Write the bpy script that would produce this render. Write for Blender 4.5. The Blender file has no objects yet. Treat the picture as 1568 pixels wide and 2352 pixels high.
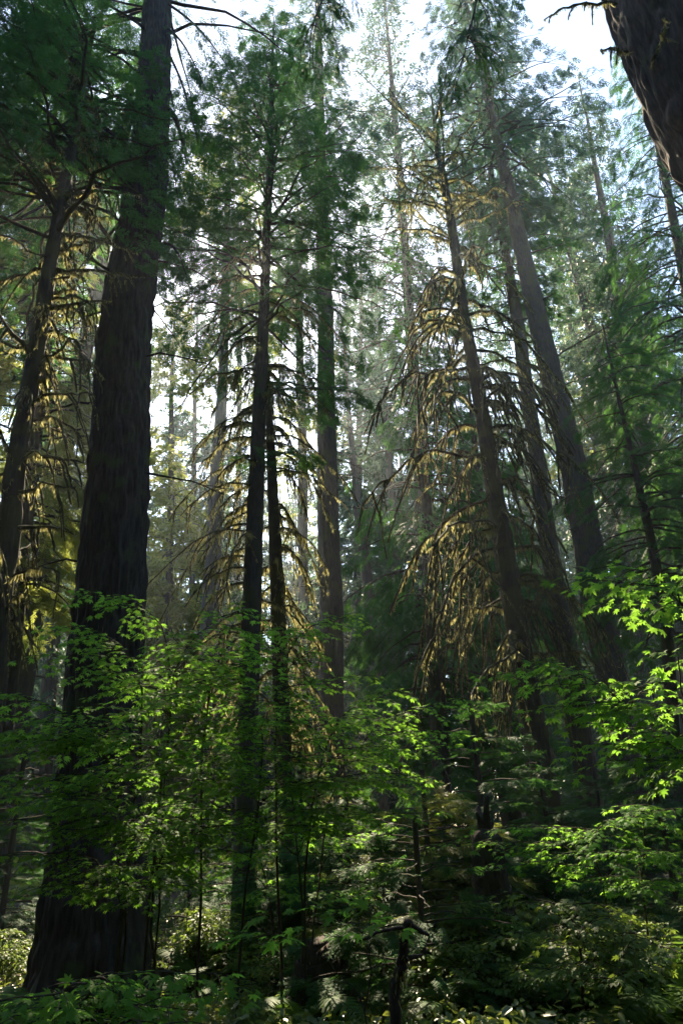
import bpy, math, random
import numpy as np
from mathutils import Matrix, Vector

# ------------------------------------------------------------------ camera, sky, sun, exposure
S = bpy.context.scene
COL = S.collection
W0, H0, F0 = 1568.0, 2352.0, 1600.0          # size and focal length (px) of the frame the measurements refer to
PITCH, ROLL, EYE = 24.0, -2.0, 1.6
cam_d = bpy.data.cameras.new("camera")
cam_d.sensor_fit = 'VERTICAL'
cam_d.sensor_height = 36.0
cam_d.sensor_width = 24.0
cam_d.lens = F0 / H0 * 36.0
cam_d.clip_start, cam_d.clip_end = 0.05, 1000.0
cam = bpy.data.objects.new("camera", cam_d)
COL.objects.link(cam)
MC = Matrix.Rotation(math.radians(90 + PITCH), 3, 'X') @ Matrix.Rotation(math.radians(ROLL), 3, 'Z')
cam.matrix_world = Matrix.Translation((0, 0, EYE)) @ MC.to_4x4()
S.camera = cam
CAM = np.array([0, 0, EYE])
MCN = np.array(MC)

def ray(u, v):
    return MCN @ np.array([(u - W0 / 2) / F0, (H0 / 2 - v) / F0, -1.0])

SUN = ray(590, 622)
SUN = SUN / np.linalg.norm(SUN)
SUN_EL = math.asin(SUN[2])
SUN_AZ = math.atan2(SUN[0], SUN[1])          # clockwise from +Y
world = bpy.data.worlds.new("World")
S.world = world
world.use_nodes = True
wn = world.node_tree
wn.nodes.clear()
sky = wn.nodes.new('ShaderNodeTexSky')
sky.sky_type = 'NISHITA'
sky.sun_disc = False
sky.sun_elevation = SUN_EL
sky.sun_rotation = SUN_AZ
sky.air_density = 1.3
sky.dust_density = 0.4
sky.ozone_density = 1.0
bg = wn.nodes.new('ShaderNodeBackground')
bg.inputs[1].default_value = 0.105
wo = wn.nodes.new('ShaderNodeOutputWorld')
wn.links.new(sky.outputs[0], bg.inputs[0])
wn.links.new(bg.outputs[0], wo.inputs[0])
sun_d = bpy.data.lights.new("sun", 'SUN')
sun_d.energy = 5.0
sun_d.angle = math.radians(0.53)
sun_d.color = (1.0, 0.83, 0.60)
sun = bpy.data.objects.new("sun", sun_d)
COL.objects.link(sun)
sun.rotation_euler = Vector(SUN).to_track_quat('Z', 'Y').to_euler()
sun.location = (0, 0, 70)
sun.visible_camera = True                    # the sun itself stands in the picture
S.view_settings.view_transform = 'Standard'
S.view_settings.look = 'None'
S.view_settings.exposure = 1.98
S.view_settings.gamma = 1.0
S.render.engine = 'CYCLES'
cy = S.cycles
cy.use_denoising = True
cy.denoising_prefilter = 'NONE'
cy.use_adaptive_sampling = False
cy.max_bounces = 8
cy.diffuse_bounces = 4
cy.glossy_bounces = 2
cy.transmission_bounces = 6
cy.volume_bounces = 1
cy.sample_clamp_indirect = 6.0
HAZE_DENSITY, HAZE_ANISO = 0.0010, 0.66

rng = np.random.default_rng(7)
random.seed(7)

# ------------------------------------------------------------------ helpers
def plane_pt(u, v, D):
    """point of the picture ray at forward distance D, and its depth along the lens axis"""
    d = ray(u, v)
    t = D / d[1]
    return CAM + t * d, t

def hsh(i, j, seed):
    n = (i.astype(np.int64) * 374761393 + j.astype(np.int64) * 668265263 + seed * 974634777) & 0x7fffffff
    n = ((n ^ (n >> 13)) * 1274126177) & 0x7fffffff
    n = n ^ (n >> 16)
    return (n & 0xffff) / 65535.0

def vnoise(u, v, seed=0, per=None):
    iu, iv = np.floor(u), np.floor(v)
    fu, fv = u - iu, v - iv
    fu, fv = fu * fu * (3 - 2 * fu), fv * fv * (3 - 2 * fv)
    a, b = iu, iu + 1
    if per:
        a, b = np.mod(a, per), np.mod(b, per)
    h = lambda i, j: hsh(i, j, seed)
    return (h(a, iv) * (1 - fu) + h(b, iv) * fu) * (1 - fv) + (h(a, iv + 1) * (1 - fu) + h(b, iv + 1) * fu) * fv

def ground_z(x, y):
    x, y = np.asarray(x, float), np.asarray(y, float)
    r = np.sqrt(x * x + y * y)
    z = 0.5 * (vnoise(x / 4.5 + 31, y / 4.5 + 17, 3) - 0.5) + 0.16 * (vnoise(x / 1.1 + 5, y / 1.1 + 9, 4) - 0.5)
    z = z * np.clip(r / 4.0, 0.25, 1.0)
    z = z + 1.6 * (vnoise(x / 25 + 3, y / 25 + 7, 6) - 0.5) * np.clip((r - 14) / 25, 0, 1)
    return z

class MB:
    """collects faces for ONE mesh object"""
    def __init__(s):
        s.V, s.Q, s.T, s.tone, s.n, s.smooth = [], [], [], [], 0, True
    def add(s, V, quads=None, tris=None, tone=0.5):
        V = np.asarray(V, float).reshape(-1, 3)
        if quads is not None and len(quads): s.Q.append(np.asarray(quads, np.int64).reshape(-1, 4) + s.n)
        if tris is not None and len(tris): s.T.append(np.asarray(tris, np.int64).reshape(-1, 3) + s.n)
        s.V.append(V)
        s.tone.append(np.broadcast_to(np.asarray(tone, float), (len(V),)).copy())
        s.n += len(V)
    def mesh(s, name, base=(0, 0, 0)):
        me = bpy.data.meshes.new(name)
        V = np.concatenate(s.V) - np.asarray(base, float)
        Q = np.concatenate(s.Q) if s.Q else np.zeros((0, 4), np.int64)
        T = np.concatenate(s.T) if s.T else np.zeros((0, 3), np.int64)
        me.vertices.add(len(V))
        me.vertices.foreach_set('co', V.astype(np.float32).ravel())
        loops = np.concatenate([Q.ravel(), T.ravel()]).astype(np.int32)
        me.loops.add(len(loops))
        me.loops.foreach_set('vertex_index', loops)
        me.polygons.add(len(Q) + len(T))
        st = np.concatenate([np.arange(len(Q)) * 4, len(Q) * 4 + np.arange(len(T)) * 3]).astype(np.int32)
        me.polygons.foreach_set('loop_start', st)
        me.update(calc_edges=True)
        if s.smooth:
            me.polygons.foreach_set('use_smooth', np.ones(len(Q) + len(T), bool))
        at = me.attributes.new('tone', 'FLOAT', 'POINT')
        at.data.foreach_set('value', np.concatenate(s.tone).astype(np.float32))
        return me
    def build(s, name, mat, parent=None, base=(0, 0, 0)):
        me = s.mesh(name, base)
        me.materials.append(mat)
        o = bpy.data.objects.new(name, me)
        COL.objects.link(o)
        if parent is not None: o.parent = parent
        else: o.location = base
        return o

def tag(o, label=None, cat=None, group=None, kind=None):
    if label: o['label'] = label
    if cat: o['category'] = cat
    if group: o['group'] = group
    if kind: o['kind'] = kind
    return o

def thing(name, label, cat, loc=(0, 0, 0), group=None):
    o = bpy.data.objects.new(name, None)
    COL.objects.link(o)
    o.location = loc
    o.empty_display_size = 0.3
    return tag(o, label, cat, group)

def norm(a):
    return a / np.maximum(np.linalg.norm(a, axis=-1, keepdims=True), 1e-9)

def tube(mb, P, R, sides=6, tone=0.5, rough=0.0, seed=0, cap=True):
    P = np.asarray(P, float); n = len(P)
    R = np.broadcast_to(np.asarray(R, float), (n,))
    T = norm(np.gradient(P, axis=0))
    mean = norm((P[-1] - P[0])[None])[0]
    ref = np.array([0, 0, 1.0]) if abs(mean[2]) < 0.8 else np.array([1.0, 0, 0])
    A = norm(np.cross(T, ref)); B = np.cross(T, A)
    ang = np.arange(sides) * 2 * np.pi / sides
    rr = R[:, None] * np.ones(sides)[None]
    if rough:
        r_ = np.random.default_rng(seed)
        rr = rr * (1 + rough * (r_.random((n, sides)) - 0.5) * 2)
    V = P[:, None] + rr[..., None] * (np.cos(ang)[None, :, None] * A[:, None] + np.sin(ang)[None, :, None] * B[:, None])
    i = np.arange(n - 1)[:, None] * sides; j = np.arange(sides)[None]; k = (j + 1) % sides
    Q = np.stack([i + j, i + k, i + sides + k, i + sides + j], -1).reshape(-1, 4)
    V = V.reshape(-1, 3)
    tri = None
    if cap:
        V = np.concatenate([V, P[-1:] + T[-1:] * R[-1]])
        e = (n - 1) * sides
        tri = [(e + a, e + (a + 1) % sides, n * sides) for a in range(sides)]
    mb.add(V, Q, tri, tone)

def stamp(mb, tmpl, P, X, Z, s, tone, rg):
    """put copies of a flat template (list of (V,Q,T) variants) at P, axis X, normal near Z, size s"""
    if len(P) == 0: return
    X = norm(X); Z = norm(Z - X * np.sum(X * Z, -1, keepdims=True)); Y = np.cross(Z, X)
    s = np.broadcast_to(s, (len(P),)); tone = np.broadcast_to(tone, (len(P),))
    which = rg.integers(0, len(tmpl), len(P))
    for k, (V, Q, T) in enumerate(tmpl):
        m = np.nonzero(which == k)[0]
        if not len(m): continue
        R = np.stack([X[m], Y[m], Z[m]], 1)
        W = P[m][:, None] + s[m][:, None, None] * np.einsum('vk,nkc->nvc', V, R)
        off = (np.arange(len(m)) * len(V))[:, None, None]
        q = (Q[None] + off).reshape(-1, 4) if Q is not None else None
        t = (T[None] + off).reshape(-1, 3) if T is not None else None
        mb.add(W.reshape(-1, 3), q, t, np.repeat(tone[m], len(V)))

def kite(p, d, l, w, up=(0, 0, 1)):
    p, d = np.asarray(p, float), norm(np.asarray(d, float)[None])[0]
    sd = norm(np.cross(d, up)[None])[0]
    return np.array([p, p + d * l * 0.45 + sd * w / 2, p + d * l, p + d * l * 0.45 - sd * w / 2])

def feather(n, ang, tl, w, seed, jit=0.3, droop=0.12):
    """flat conifer spray along +X, length 1: a shoot with two rows of shorter shoots"""
    r = np.random.default_rng(seed); V, Q = [], []
    def put(k):
        Q.append(np.arange(4) + 4 * len(Q)); V.append(k)
    put(kite((0, 0, 0), (1, 0, -droop), 1.0, w * 0.7))
    for i in range(n):
        s = 0.08 + 0.86 * i / (n - 1)
        for sd in (-1, 1):
            if r.random() < 0.08: continue
            a = math.radians(ang + r.normal(0, 9))
            l = tl * (1 - 0.62 * s) * (0.75 + 0.5 * r.random())
            d = (math.cos(a), sd * math.sin(a), -droop - 0.25 * r.random() + 0.1 * r.normal())
            put(kite((s + r.normal(0, .02), 0, -droop * s), d, l, w * (0.8 + 0.5 * r.random())))
    return np.concatenate(V), np.array(Q), None

def tuft(n, w, seed):
    """loose bunch of shoots seen from afar"""
    r = np.random.default_rng(seed); V, Q = [], []
    for i in range(n):
        a = r.uniform(-1.2, 1.2); b = r.normal(-0.25, 0.35)
        p = np.array([r.uniform(0, .55), r.normal(0, .16), r.normal(0, .08)])
        V.append(kite(p, (math.cos(a), math.sin(a), b), r.uniform(.3, .6), w * r.uniform(.7, 1.3), up=(r.normal(0, .4), r.normal(0, .4), 1)))
        Q.append(np.arange(4) + 4 * i)
    return np.concatenate(V), np.array(Q), None

def palmate(seed, nl=7):
    """lobed maple leaf, stalk at the origin, tip along +X, length about 1"""
    r = np.random.default_rng(seed)
    lobes = [(-128, .46), (-84, .66), (-42, .82), (0, .92), (42, .82), (84, .66), (128, .46)]
    ring = []
    for k, (a, l) in enumerate(lobes):
        l = l * r.uniform(.9, 1.1); a += r.normal(0, 3)
        if k == 0: ring.append((a - 26, .2))
        ring.append((a - 10, l * .72)); ring.append((a, l)); ring.append((a + 10, l * .72))
        nx = lobes[k + 1][1] if k < len(lobes) - 1 else .3
        ring.append((a + 21, min(l, nx) * .52))
    c = np.array([.34, 0, 0]); pts = [c + np.array([0, 0, .02])]
    for a, l in ring:
        a = math.radians(a)
        pts.append(c + np.array([l * .7 * math.cos(a), l * .7 * math.sin(a), -.16 * l * l + r.normal(0, .015)]))
    n = len(ring); T = [(0, i + 1, (i + 1) % n + 1) for i in range(n)]
    return np.array(pts), None, np.array(T)

def leaf(seed, w=.55):
    r = np.random.default_rng(seed); f = r.uniform(.05, .16)
    V = np.array([(0, 0, 0), (.3, w * .42, f), (.7, w * .4, f * .8), (1, 0, -.1), (.7, -w * .4, f * .8), (.3, -w * .42, f), (.5, 0, 0)])
    return V, None, np.array([(0, 6, 1), (1, 6, 2), (2, 6, 3), (3, 6, 4), (4, 6, 5), (5, 6, 0)])

FINE = [feather(11, 52, .42, .055, k) for k in range(4)]
MID = [feather(7, 50, .48, .095, 10 + k) for k in range(4)]
FAR = [tuft(7, .15, 20 + k) for k in range(5)]
PALM = [palmate(30 + k) for k in range(5)]
LEAF = [leaf(40 + k, .5 + .1 * k) for k in range(4)]

# openings in the canopy: (point, radius, softness); the crowns stay clear of the line from the point towards the sun
OPENINGS = []
def opening(p, r): OPENINGS.append((np.asarray(p, float), r))
def open_mask(P, grow=0.0):
    keep = np.ones(len(P), bool)
    for p, r in OPENINGS:
        r = r + (grow if r < .31 else 0)
        d = P - p; t = d @ SUN
        q = np.linalg.norm(d - t[:, None] * SUN, axis=1)
        keep &= ~((q < r) & (t > 0.35))
    return keep

def near_view(P):
    """points that lie beside the line from the photographer to the sun"""
    d = P - CAM; t = d @ SUN
    return (np.linalg.norm(d - t[:, None] * SUN, axis=1) < .10) & (t > 1)

# ------------------------------------------------------------------ materials
def new_mat(name):
    m = bpy.data.materials.new(name); m.use_nodes = True
    nt = m.node_tree; nt.nodes.clear()
    return m, nt, nt.nodes.new('ShaderNodeOutputMaterial')

def nd(nt, t, **kw):
    n = nt.nodes.new(t)
    for k, v in kw.items(): setattr(n, k, v)
    return n

def ramp(nt, stops):
    r = nd(nt, 'ShaderNodeValToRGB')
    e = r.color_ramp.elements
    while len(e) < len(stops): e.new(0.5)
    for x, (p, c) in zip(e, stops):
        x.position = p; x.color = (*c, 1)
    return r

def leaf_mat(name, dark, light, trans, amount=.45, rough=.5, spec=.4):
    m, nt, out = new_mat(name)
    at = nd(nt, 'ShaderNodeAttribute', attribute_name='tone')
    rp = ramp(nt, [(0, dark), (1, light)])
    nt.links.new(at.outputs['Fac'], rp.inputs[0])
    p = nd(nt, 'ShaderNodeBsdfPrincipled')
    p.inputs['Roughness'].default_value = rough
    p.inputs['Specular IOR Level'].default_value = spec
    nt.links.new(rp.outputs[0], p.inputs['Base Color'])
    tr = nd(nt, 'ShaderNodeBsdfTranslucent')
    mul = nd(nt, 'ShaderNodeMix', data_type='RGBA', blend_type='MIX')
    mul.inputs[0].default_value = .75
    nt.links.new(rp.outputs[0], mul.inputs[6]); mul.inputs[7].default_value = (*trans, 1)
    nt.links.new(mul.outputs[2], tr.inputs[0])
    mx = nd(nt, 'ShaderNodeMixShader'); mx.inputs[0].default_value = amount
    nt.links.new(p.outputs[0], mx.inputs[1]); nt.links.new(tr.outputs[0], mx.inputs[2])
    nt.links.new(mx.outputs[0], out.inputs[0])
    return m

def bark_mat(name, c0, c1, moss, moss_amt, scale=1.0, bump=.5):
    m, nt, out = new_mat(name)
    tc = nd(nt, 'ShaderNodeTexCoord')
    mp = nd(nt, 'ShaderNodeMapping'); mp.inputs['Scale'].default_value = (14 * scale, 14 * scale, 2.2 * scale)
    nt.links.new(tc.outputs['Object'], mp.inputs[0])
    n1 = nd(nt, 'ShaderNodeTexNoise'); n1.inputs['Scale'].default_value = 1.6; n1.inputs['Detail'].default_value = 7; n1.inputs['Roughness'].default_value = .65
    nt.links.new(mp.outputs[0], n1.inputs[0])
    rp = ramp(nt, [(.32, c0), (.68, c1)])
    nt.links.new(n1.outputs[0], rp.inputs[0])
    n2 = nd(nt, 'ShaderNodeTexNoise'); n2.inputs['Scale'].default_value = 3.0; n2.inputs['Detail'].default_value = 8
    nt.links.new(tc.outputs['Object'], n2.inputs[0])
    r2 = ramp(nt, [(.62 - .3 * moss_amt, (0, 0, 0)), (.74 - .3 * moss_amt, (1, 1, 1))])
    nt.links.new(n2.outputs[0], r2.inputs[0])
    mx = nd(nt, 'ShaderNodeMix', data_type='RGBA')
    nt.links.new(r2.outputs[0], mx.inputs[0]); nt.links.new(rp.outputs[0], mx.inputs[6]); mx.inputs[7].default_value = (*moss, 1)
    p = nd(nt, 'ShaderNodeBsdfPrincipled'); p.inputs['Roughness'].default_value = .85; p.inputs['Specular IOR Level'].default_value = .25
    nt.links.new(mx.outputs[2], p.inputs['Base Color'])
    b = nd(nt, 'ShaderNodeBump'); b.inputs['Strength'].default_value = bump; b.inputs['Distance'].default_value = .03
    nt.links.new(n1.outputs[0], b.inputs['Height']); nt.links.new(b.outputs[0], p.inputs['Normal'])
    nt.links.new(p.outputs[0], out.inputs[0])
    return m

M_BARK = bark_mat('fir_bark', (.016, .012, .01), (.065, .05, .04), (.05, .06, .022), .25)
M_BARK2 = bark_mat('hemlock_bark', (.03, .024, .02), (.10, .08, .064), (.07, .07, .03), .4, 1.4)
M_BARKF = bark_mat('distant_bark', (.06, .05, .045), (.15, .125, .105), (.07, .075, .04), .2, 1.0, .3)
M_REDBARK = bark_mat('flaky_bark', (.028, .02, .016), (.13, .09, .07), (.07, .08, .04), .15, 1.1, .8)
M_MOSSY = bark_mat('mossy_bark', (.03, .024, .016), (.075, .06, .036), (.075, .07, .025), .6, 2.0, .6)
M_MOSSLIMB = bark_mat('mossy_limb', (.035, .03, .018), (.07, .06, .03), (.105, .095, .035), .75, 2.4, .9)
M_MOSS = leaf_mat('moss', (.07, .068, .026), (.19, .175, .07), (.66, .63, .26), .6, .9, .08)
M_NEEDLE = leaf_mat('hemlock_needles', (.018, .065, .022), (.05, .155, .04), (.11, .27, .04), .42, .6, .15)
M_NEEDLE_Y = leaf_mat('sun_tinted_needles', (.05, .085, .015), (.12, .15, .03), (.45, .50, .09), .55, .5, .3)  # sun glow put into the colour: brighter, yellower copy of the needle green
M_NEEDLE_B = leaf_mat('fir_needles', (.022, .055, .042), (.05, .10, .075), (.15, .26, .12), .42, .5, .35)
M_MAPLE = leaf_mat('maple_leaves', (.045, .16, .02), (.12, .28, .035), (.30, .58, .05), .62, .6, .12)
M_SHRUB = leaf_mat('shrub_leaves', (.035, .095, .017), (.10, .18, .035), (.30, .42, .05), .45, .5, .25)
M_COVER = leaf_mat('ground_leaves', (.035, .09, .016), (.14, .20, .045), (.34, .40, .06), .4, .36, .5)
M_FERN = leaf_mat('fern_fronds', (.03, .09, .018), (.07, .15, .03), (.18, .32, .04), .4, .55, .15)
M_STEM = bark_mat('stem_bark', (.03, .024, .016), (.06, .05, .03), (.05, .06, .022), .4, 3, .3)

# ------------------------------------------------------------------ ground
def axis(lim, near, step):
    a = [0.0]
    while a[-1] < lim:
        a.append(a[-1] + (step if a[-1] < near else step * (1 + (a[-1] - near) / 6)))
    a[-1] = lim
    return np.array(a)
ax = axis(118, 16, .16)
gx = np.concatenate([-ax[:0:-1], ax]); gy = gx.copy()
GX, GY = np.meshgrid(gx, gy)
mb = MB()
n = len(gx)
i = np.arange(n - 1)[:, None] * n; j = np.arange(n - 1)[None]
mb.add(np.stack([GX, GY, ground_z(GX, GY)], -1).reshape(-1, 3), np.stack([i + j, i + j + 1, i + n + j + 1, i + n + j], -1).reshape(-1, 4))
m, nt, out = new_mat('forest_soil')
tc = nd(nt, 'ShaderNodeTexCoord')
n1 = nd(nt, 'ShaderNodeTexNoise'); n1.inputs['Scale'].default_value = .9; n1.inputs['Detail'].default_value = 10
n2 = nd(nt, 'ShaderNodeTexNoise'); n2.inputs['Scale'].default_value = 22; n2.inputs['Detail'].default_value = 6
for q in (n1, n2): nt.links.new(tc.outputs['Object'], q.inputs[0])
r1 = ramp(nt, [(.4, (.045, .03, .018)), (.6, (.05, .065, .015))])
r2 = ramp(nt, [(.35, (.45, .45, .45)), (.65, (1.3, 1.2, 1.1))])
nt.links.new(n1.outputs[0], r1.inputs[0]); nt.links.new(n2.outputs[0], r2.inputs[0])
mx = nd(nt, 'ShaderNodeMix', data_type='RGBA', blend_type='MULTIPLY'); mx.inputs[0].default_value = 1
nt.links.new(r1.outputs[0], mx.inputs[6]); nt.links.new(r2.outputs[0], mx.inputs[7])
p = nd(nt, 'ShaderNodeBsdfPrincipled'); p.inputs['Roughness'].default_value = .95
bm_ = nd(nt, 'ShaderNodeBump'); bm_.inputs['Distance'].default_value = .05
nt.links.new(n2.outputs[0], bm_.inputs['Height']); nt.links.new(bm_.outputs[0], p.inputs['Normal'])
nt.links.new(mx.outputs[2], p.inputs[0]); nt.links.new(p.outputs[0], out.inputs[0])
tag(mb.build('ground', m), kind='structure')

# ------------------------------------------------------------------ trunks
class Trunk:
    """centre line and radius of a trunk measured at several heights, in the upright plane y = D"""
    def __init__(s, D, pts, H, lean_y=0.0, bend=0.0):
        P, R = [], []
        for u, v, w in pts:
            q, t = plane_pt(u, v, D); P.append(q); R.append(w / F0 * t / 2)
        P, R = np.array(P), np.array(R)
        o = np.argsort(P[:, 2]); P, R = P[o], R[o]
        z, x = P[:, 2], P[:, 0]
        lo = (x[min(2, len(x) - 1)] - x[0]) / (z[min(2, len(x) - 1)] - z[0])
        hi = (x[-1] - x[-2]) / (z[-1] - z[-2])
        if z[0] > 0.3:
            x = np.concatenate([[x[0] - lo * (z[0] + .3)], x]); R = np.concatenate([[R[0] * 1.12], R]); z = np.concatenate([[-.3], z])
        if z[-1] < H - .5:
            hi *= .6
            x = np.concatenate([x, [x[-1] + hi * (H - z[-1])]]); R = np.concatenate([R, [.015]]); z = np.concatenate([z, [H]])
        s.z, s.x, s.r, s.D, s.H = z, x, R, D, H
        s.lean, s.seed = lean_y, int(abs(x[0]) * 1000 + D * 10) % 9973
        s.bx, s.by = float(np.interp(0, z, x)), D
        s.bz = float(ground_z(s.bx, s.by))
        s.base = np.array([s.bx, s.by, s.bz])
    def pos(s, z):
        z = np.asarray(z, float)
        wob = s.r[0] * .25
        return np.stack([np.interp(z, s.z, s.x) + wob * (vnoise(z / 3.1, z * 0 + s.seed, 1) - .5),
                         s.D + s.lean * z + wob * (vnoise(z / 3.7, z * 0 + s.seed, 2) - .5), z], -1)
    def rad(s, z): return np.interp(z, s.z, s.r)

def simple_trunk(x, y, H, r):
    t = Trunk.__new__(Trunk)
    t.z, t.x, t.r = np.array([-.4, 3, H]), np.array([x, x, x + .02 * H * (rng.random() - .5)]), np.array([r, r * .9, .02])
    t.D, t.H, t.lean, t.seed, t.bx, t.by = y, H, 0.0, int(rng.integers(9999)), x, y
    t.bz = float(ground_z(x, y)); t.base = np.array([x, y, t.bz])
    return t

def trunk_into(mb, tr, sides, dz, amp, flare=.35, ztop=None, z0=None):
    zt = tr.H if ztop is None else ztop
    zb = tr.bz - .25
    nz = max(8, int((zt - zb) / dz)); z = np.linspace(zb, zt, nz)
    C = tr.pos(z); r = tr.rad(z)
    fl = 1 + flare * np.exp(-np.clip(z - zb, 0, None) / .55)
    ang = np.arange(sides) * 2 * np.pi / sides
    A, Z = np.meshgrid(ang, z)
    per = max(6, int(2 * np.pi * tr.r[0] / .085)); kz = 1 / .55
    u = A / (2 * np.pi) * per
    u2 = u + .8 * (vnoise(u * 0.5, Z * .9, tr.seed + 5, max(1, per // 2)) - .5) if per % 2 == 0 else u
    n1 = np.abs(vnoise(u + .9 * (vnoise(Z * 1.7 + 3, Z * 0 + 1, tr.seed + 7) - .5) + (vnoise(A * 0 + Z * .8, Z * 0, 3) - .5), Z * kz * 1.3, tr.seed, per) - .5) * 2
    n2 = vnoise(u * 2, Z * kz * 3.1, tr.seed + 1, per * 2)
    n3 = vnoise(A / (2 * np.pi) * 5, Z * .4, tr.seed + 2, 5) - .5
    root = np.exp(-np.clip(Z - zb, 0, None) / .5) * (np.cos(A * 5 + tr.seed) * .5 + np.cos(A * 3 + 1) * .3)
    amp_z = amp * np.clip(r / r[0] + .15, .2, 1)[:, None]
    R = (r * fl)[:, None] * (1 + .07 * n3 + flare * .6 * root) + amp_z * (n1 * 1.2 - .5 + .5 * (n2 - .5))
    V = np.stack([C[:, None, 0] + R * np.cos(A), C[:, None, 1] + R * np.sin(A), Z], -1)
    i = np.arange(nz - 1)[:, None] * sides; j = np.arange(sides)[None]; k = (j + 1) % sides
    mb.add(V.reshape(-1, 3), np.stack([i + j, i + k, i + sides + k, i + sides + j], -1).reshape(-1, 4))

# ------------------------------------------------------------------ foliage boughs
def bough_curve(p0, az, L, rise, droop, rg, n=9, zig=.05):
    t = np.linspace(0, 1, n)
    d = np.array([math.cos(az), math.sin(az), 0]); sd = np.array([-d[1], d[0], 0])
    w = np.cumsum(rg.normal(0, zig * L / math.sqrt(n), n)); w -= w[0]
    w2 = np.cumsum(rg.normal(0, zig * .6 * L / math.sqrt(n), n)); w2 -= w2[0]
    return p0 + np.outer(L * (t - .12 * t * t), d) + np.outer(w, sd) + np.outer(rise * L * t - droop * L * t * t + w2, [0, 0, 1])

def lerp_curve(P, t):
    x = np.clip(t, 0, 1) * (len(P) - 1); i = np.minimum(x.astype(int), len(P) - 2); f = (x - i)[:, None]
    return P[i] * (1 - f) + P[i + 1] * f, norm(P[i + 1] - P[i])

def bough_foliage(mb, P, L, tmpl, n, size, rg, width=.38, tmin=.15, tone=.5, hang=.25, tvar=.25):
    t = tmin + (1 - tmin) * rg.random(n) ** .8
    C, T = lerp_curve(P, t)
    up = np.array([0, 0, 1.0])
    sd = norm(np.cross(T, up)) * np.where(rg.random(n) < .5, -1, 1)[:, None]
    off = rg.random(n) ** .8 * (width * L * (1.02 - t) ** .55 + .03)
    Pn = C + sd * off[:, None] + up * (-hang * off - .02 * L * rg.random(n))[:, None]
    a = rg.uniform(.45, 1.15, n)[:, None]
    X = T * np.cos(a) + sd * np.sin(a) + up * rg.normal(-.28 * hang * 4, .2, n)[:, None]
    Z = up + rg.normal(0, .28, (n, 3))
    k = open_mask(Pn, size * .9)
    s = size * rg.uniform(.65, 1.3, n)
    tn = np.clip(tone + rg.normal(0, tvar, n), 0, 1)
    stamp(mb, tmpl, Pn[k], X[k], Z[k], s[k], tn[k], rg)

def crown_into(fol, wood, tr, z0, z1, Lmax, nb, nsp, size, tmpl, rg, droop=.35, rise=.1, tone=.5, az=None, power=.75,
               low=.6, width=.38, wood_sides=4, gap=.0, hang=.25, patch=.0, wood_r=.011):
    for b in range(nb):
        h = (b + rg.random()) / nb
        if gap and vnoise(np.array([h * 6]), np.array([tr.seed + .5]), 9)[0] < gap: continue
        z = z0 + (z1 - z0) * h
        L = Lmax * ((1 - h) ** power * (low + (1 - low) * min(1, h / .22))) * rg.uniform(.6, 1.15) + .25
        a = rg.uniform(0, 2 * np.pi) if az is None else rg.normal(*az[int(rg.integers(len(az)))])
        if patch and vnoise(np.array([a * 1.4]), np.array([z / (z1 - z0) * 9 + tr.seed]), 8)[0] < patch: continue
        P = bough_curve(tr.pos(np.array([z]))[0], a, L, rise * rg.uniform(.3, 1.6) + .5 * h * rise, droop * rg.uniform(.6, 1.4), rg)
        if near_view(P).any(): continue
        if wood is not None: tube(wood, P, np.linspace(wood_r * (L + .5), .004, len(P)), wood_sides, cap=False)
        bough_foliage(fol, P, L, tmpl, max(5, int(nsp * (L / Lmax) ** 1.3)), size, rg, width, tone=tone + .15 * rg.normal(), hang=hang)

def fringe(mb, P, R, n, lmin, lmax, rg, tone=.5):
    """hanging moss along a branch: ragged narrow tatters pointing down"""
    n = int(n * 4.2)
    t = rg.random(n)
    # tatters come in bunches
    bunch = rg.random(max(2, n // 9)); t = np.clip(bunch[rg.integers(0, len(bunch), n)] + rg.normal(0, .03, n), 0, 1)
    C, T = lerp_curve(P, t)
    r = np.interp(t, np.linspace(0, 1, len(R)), R)
    X = np.array([0, 0, -1.0]) + rg.normal(0, .28, (n, 3)) + T * rg.normal(0, .25, n)[:, None]
    Z = rg.normal(0, 1, (n, 3))
    s = rg.uniform(lmin, lmax, n) * (1.1 - .5 * t)
    stamp(mb, TATTER, C + rg.normal(0, .5, (n, 3)) * r[:, None] - np.array([0, 0, .3]) * r[:, None], X, Z, s, np.clip(tone + rg.normal(0, .3, n), 0, 1), rg)

def tatter(seed):
    r = np.random.default_rng(seed)
    w = r.uniform(.06, .13)
    V = np.array([(0, -w / 2, 0), (0, w / 2, 0), (.5, w * .42, .06), (.5, -w * .3, -.05), (1, .02, .1)])
    return V, np.array([(0, 1, 2, 3)]), np.array([(3, 2, 4)])
TATTER = [tatter(60 + k) for k in range(5)]

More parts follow.
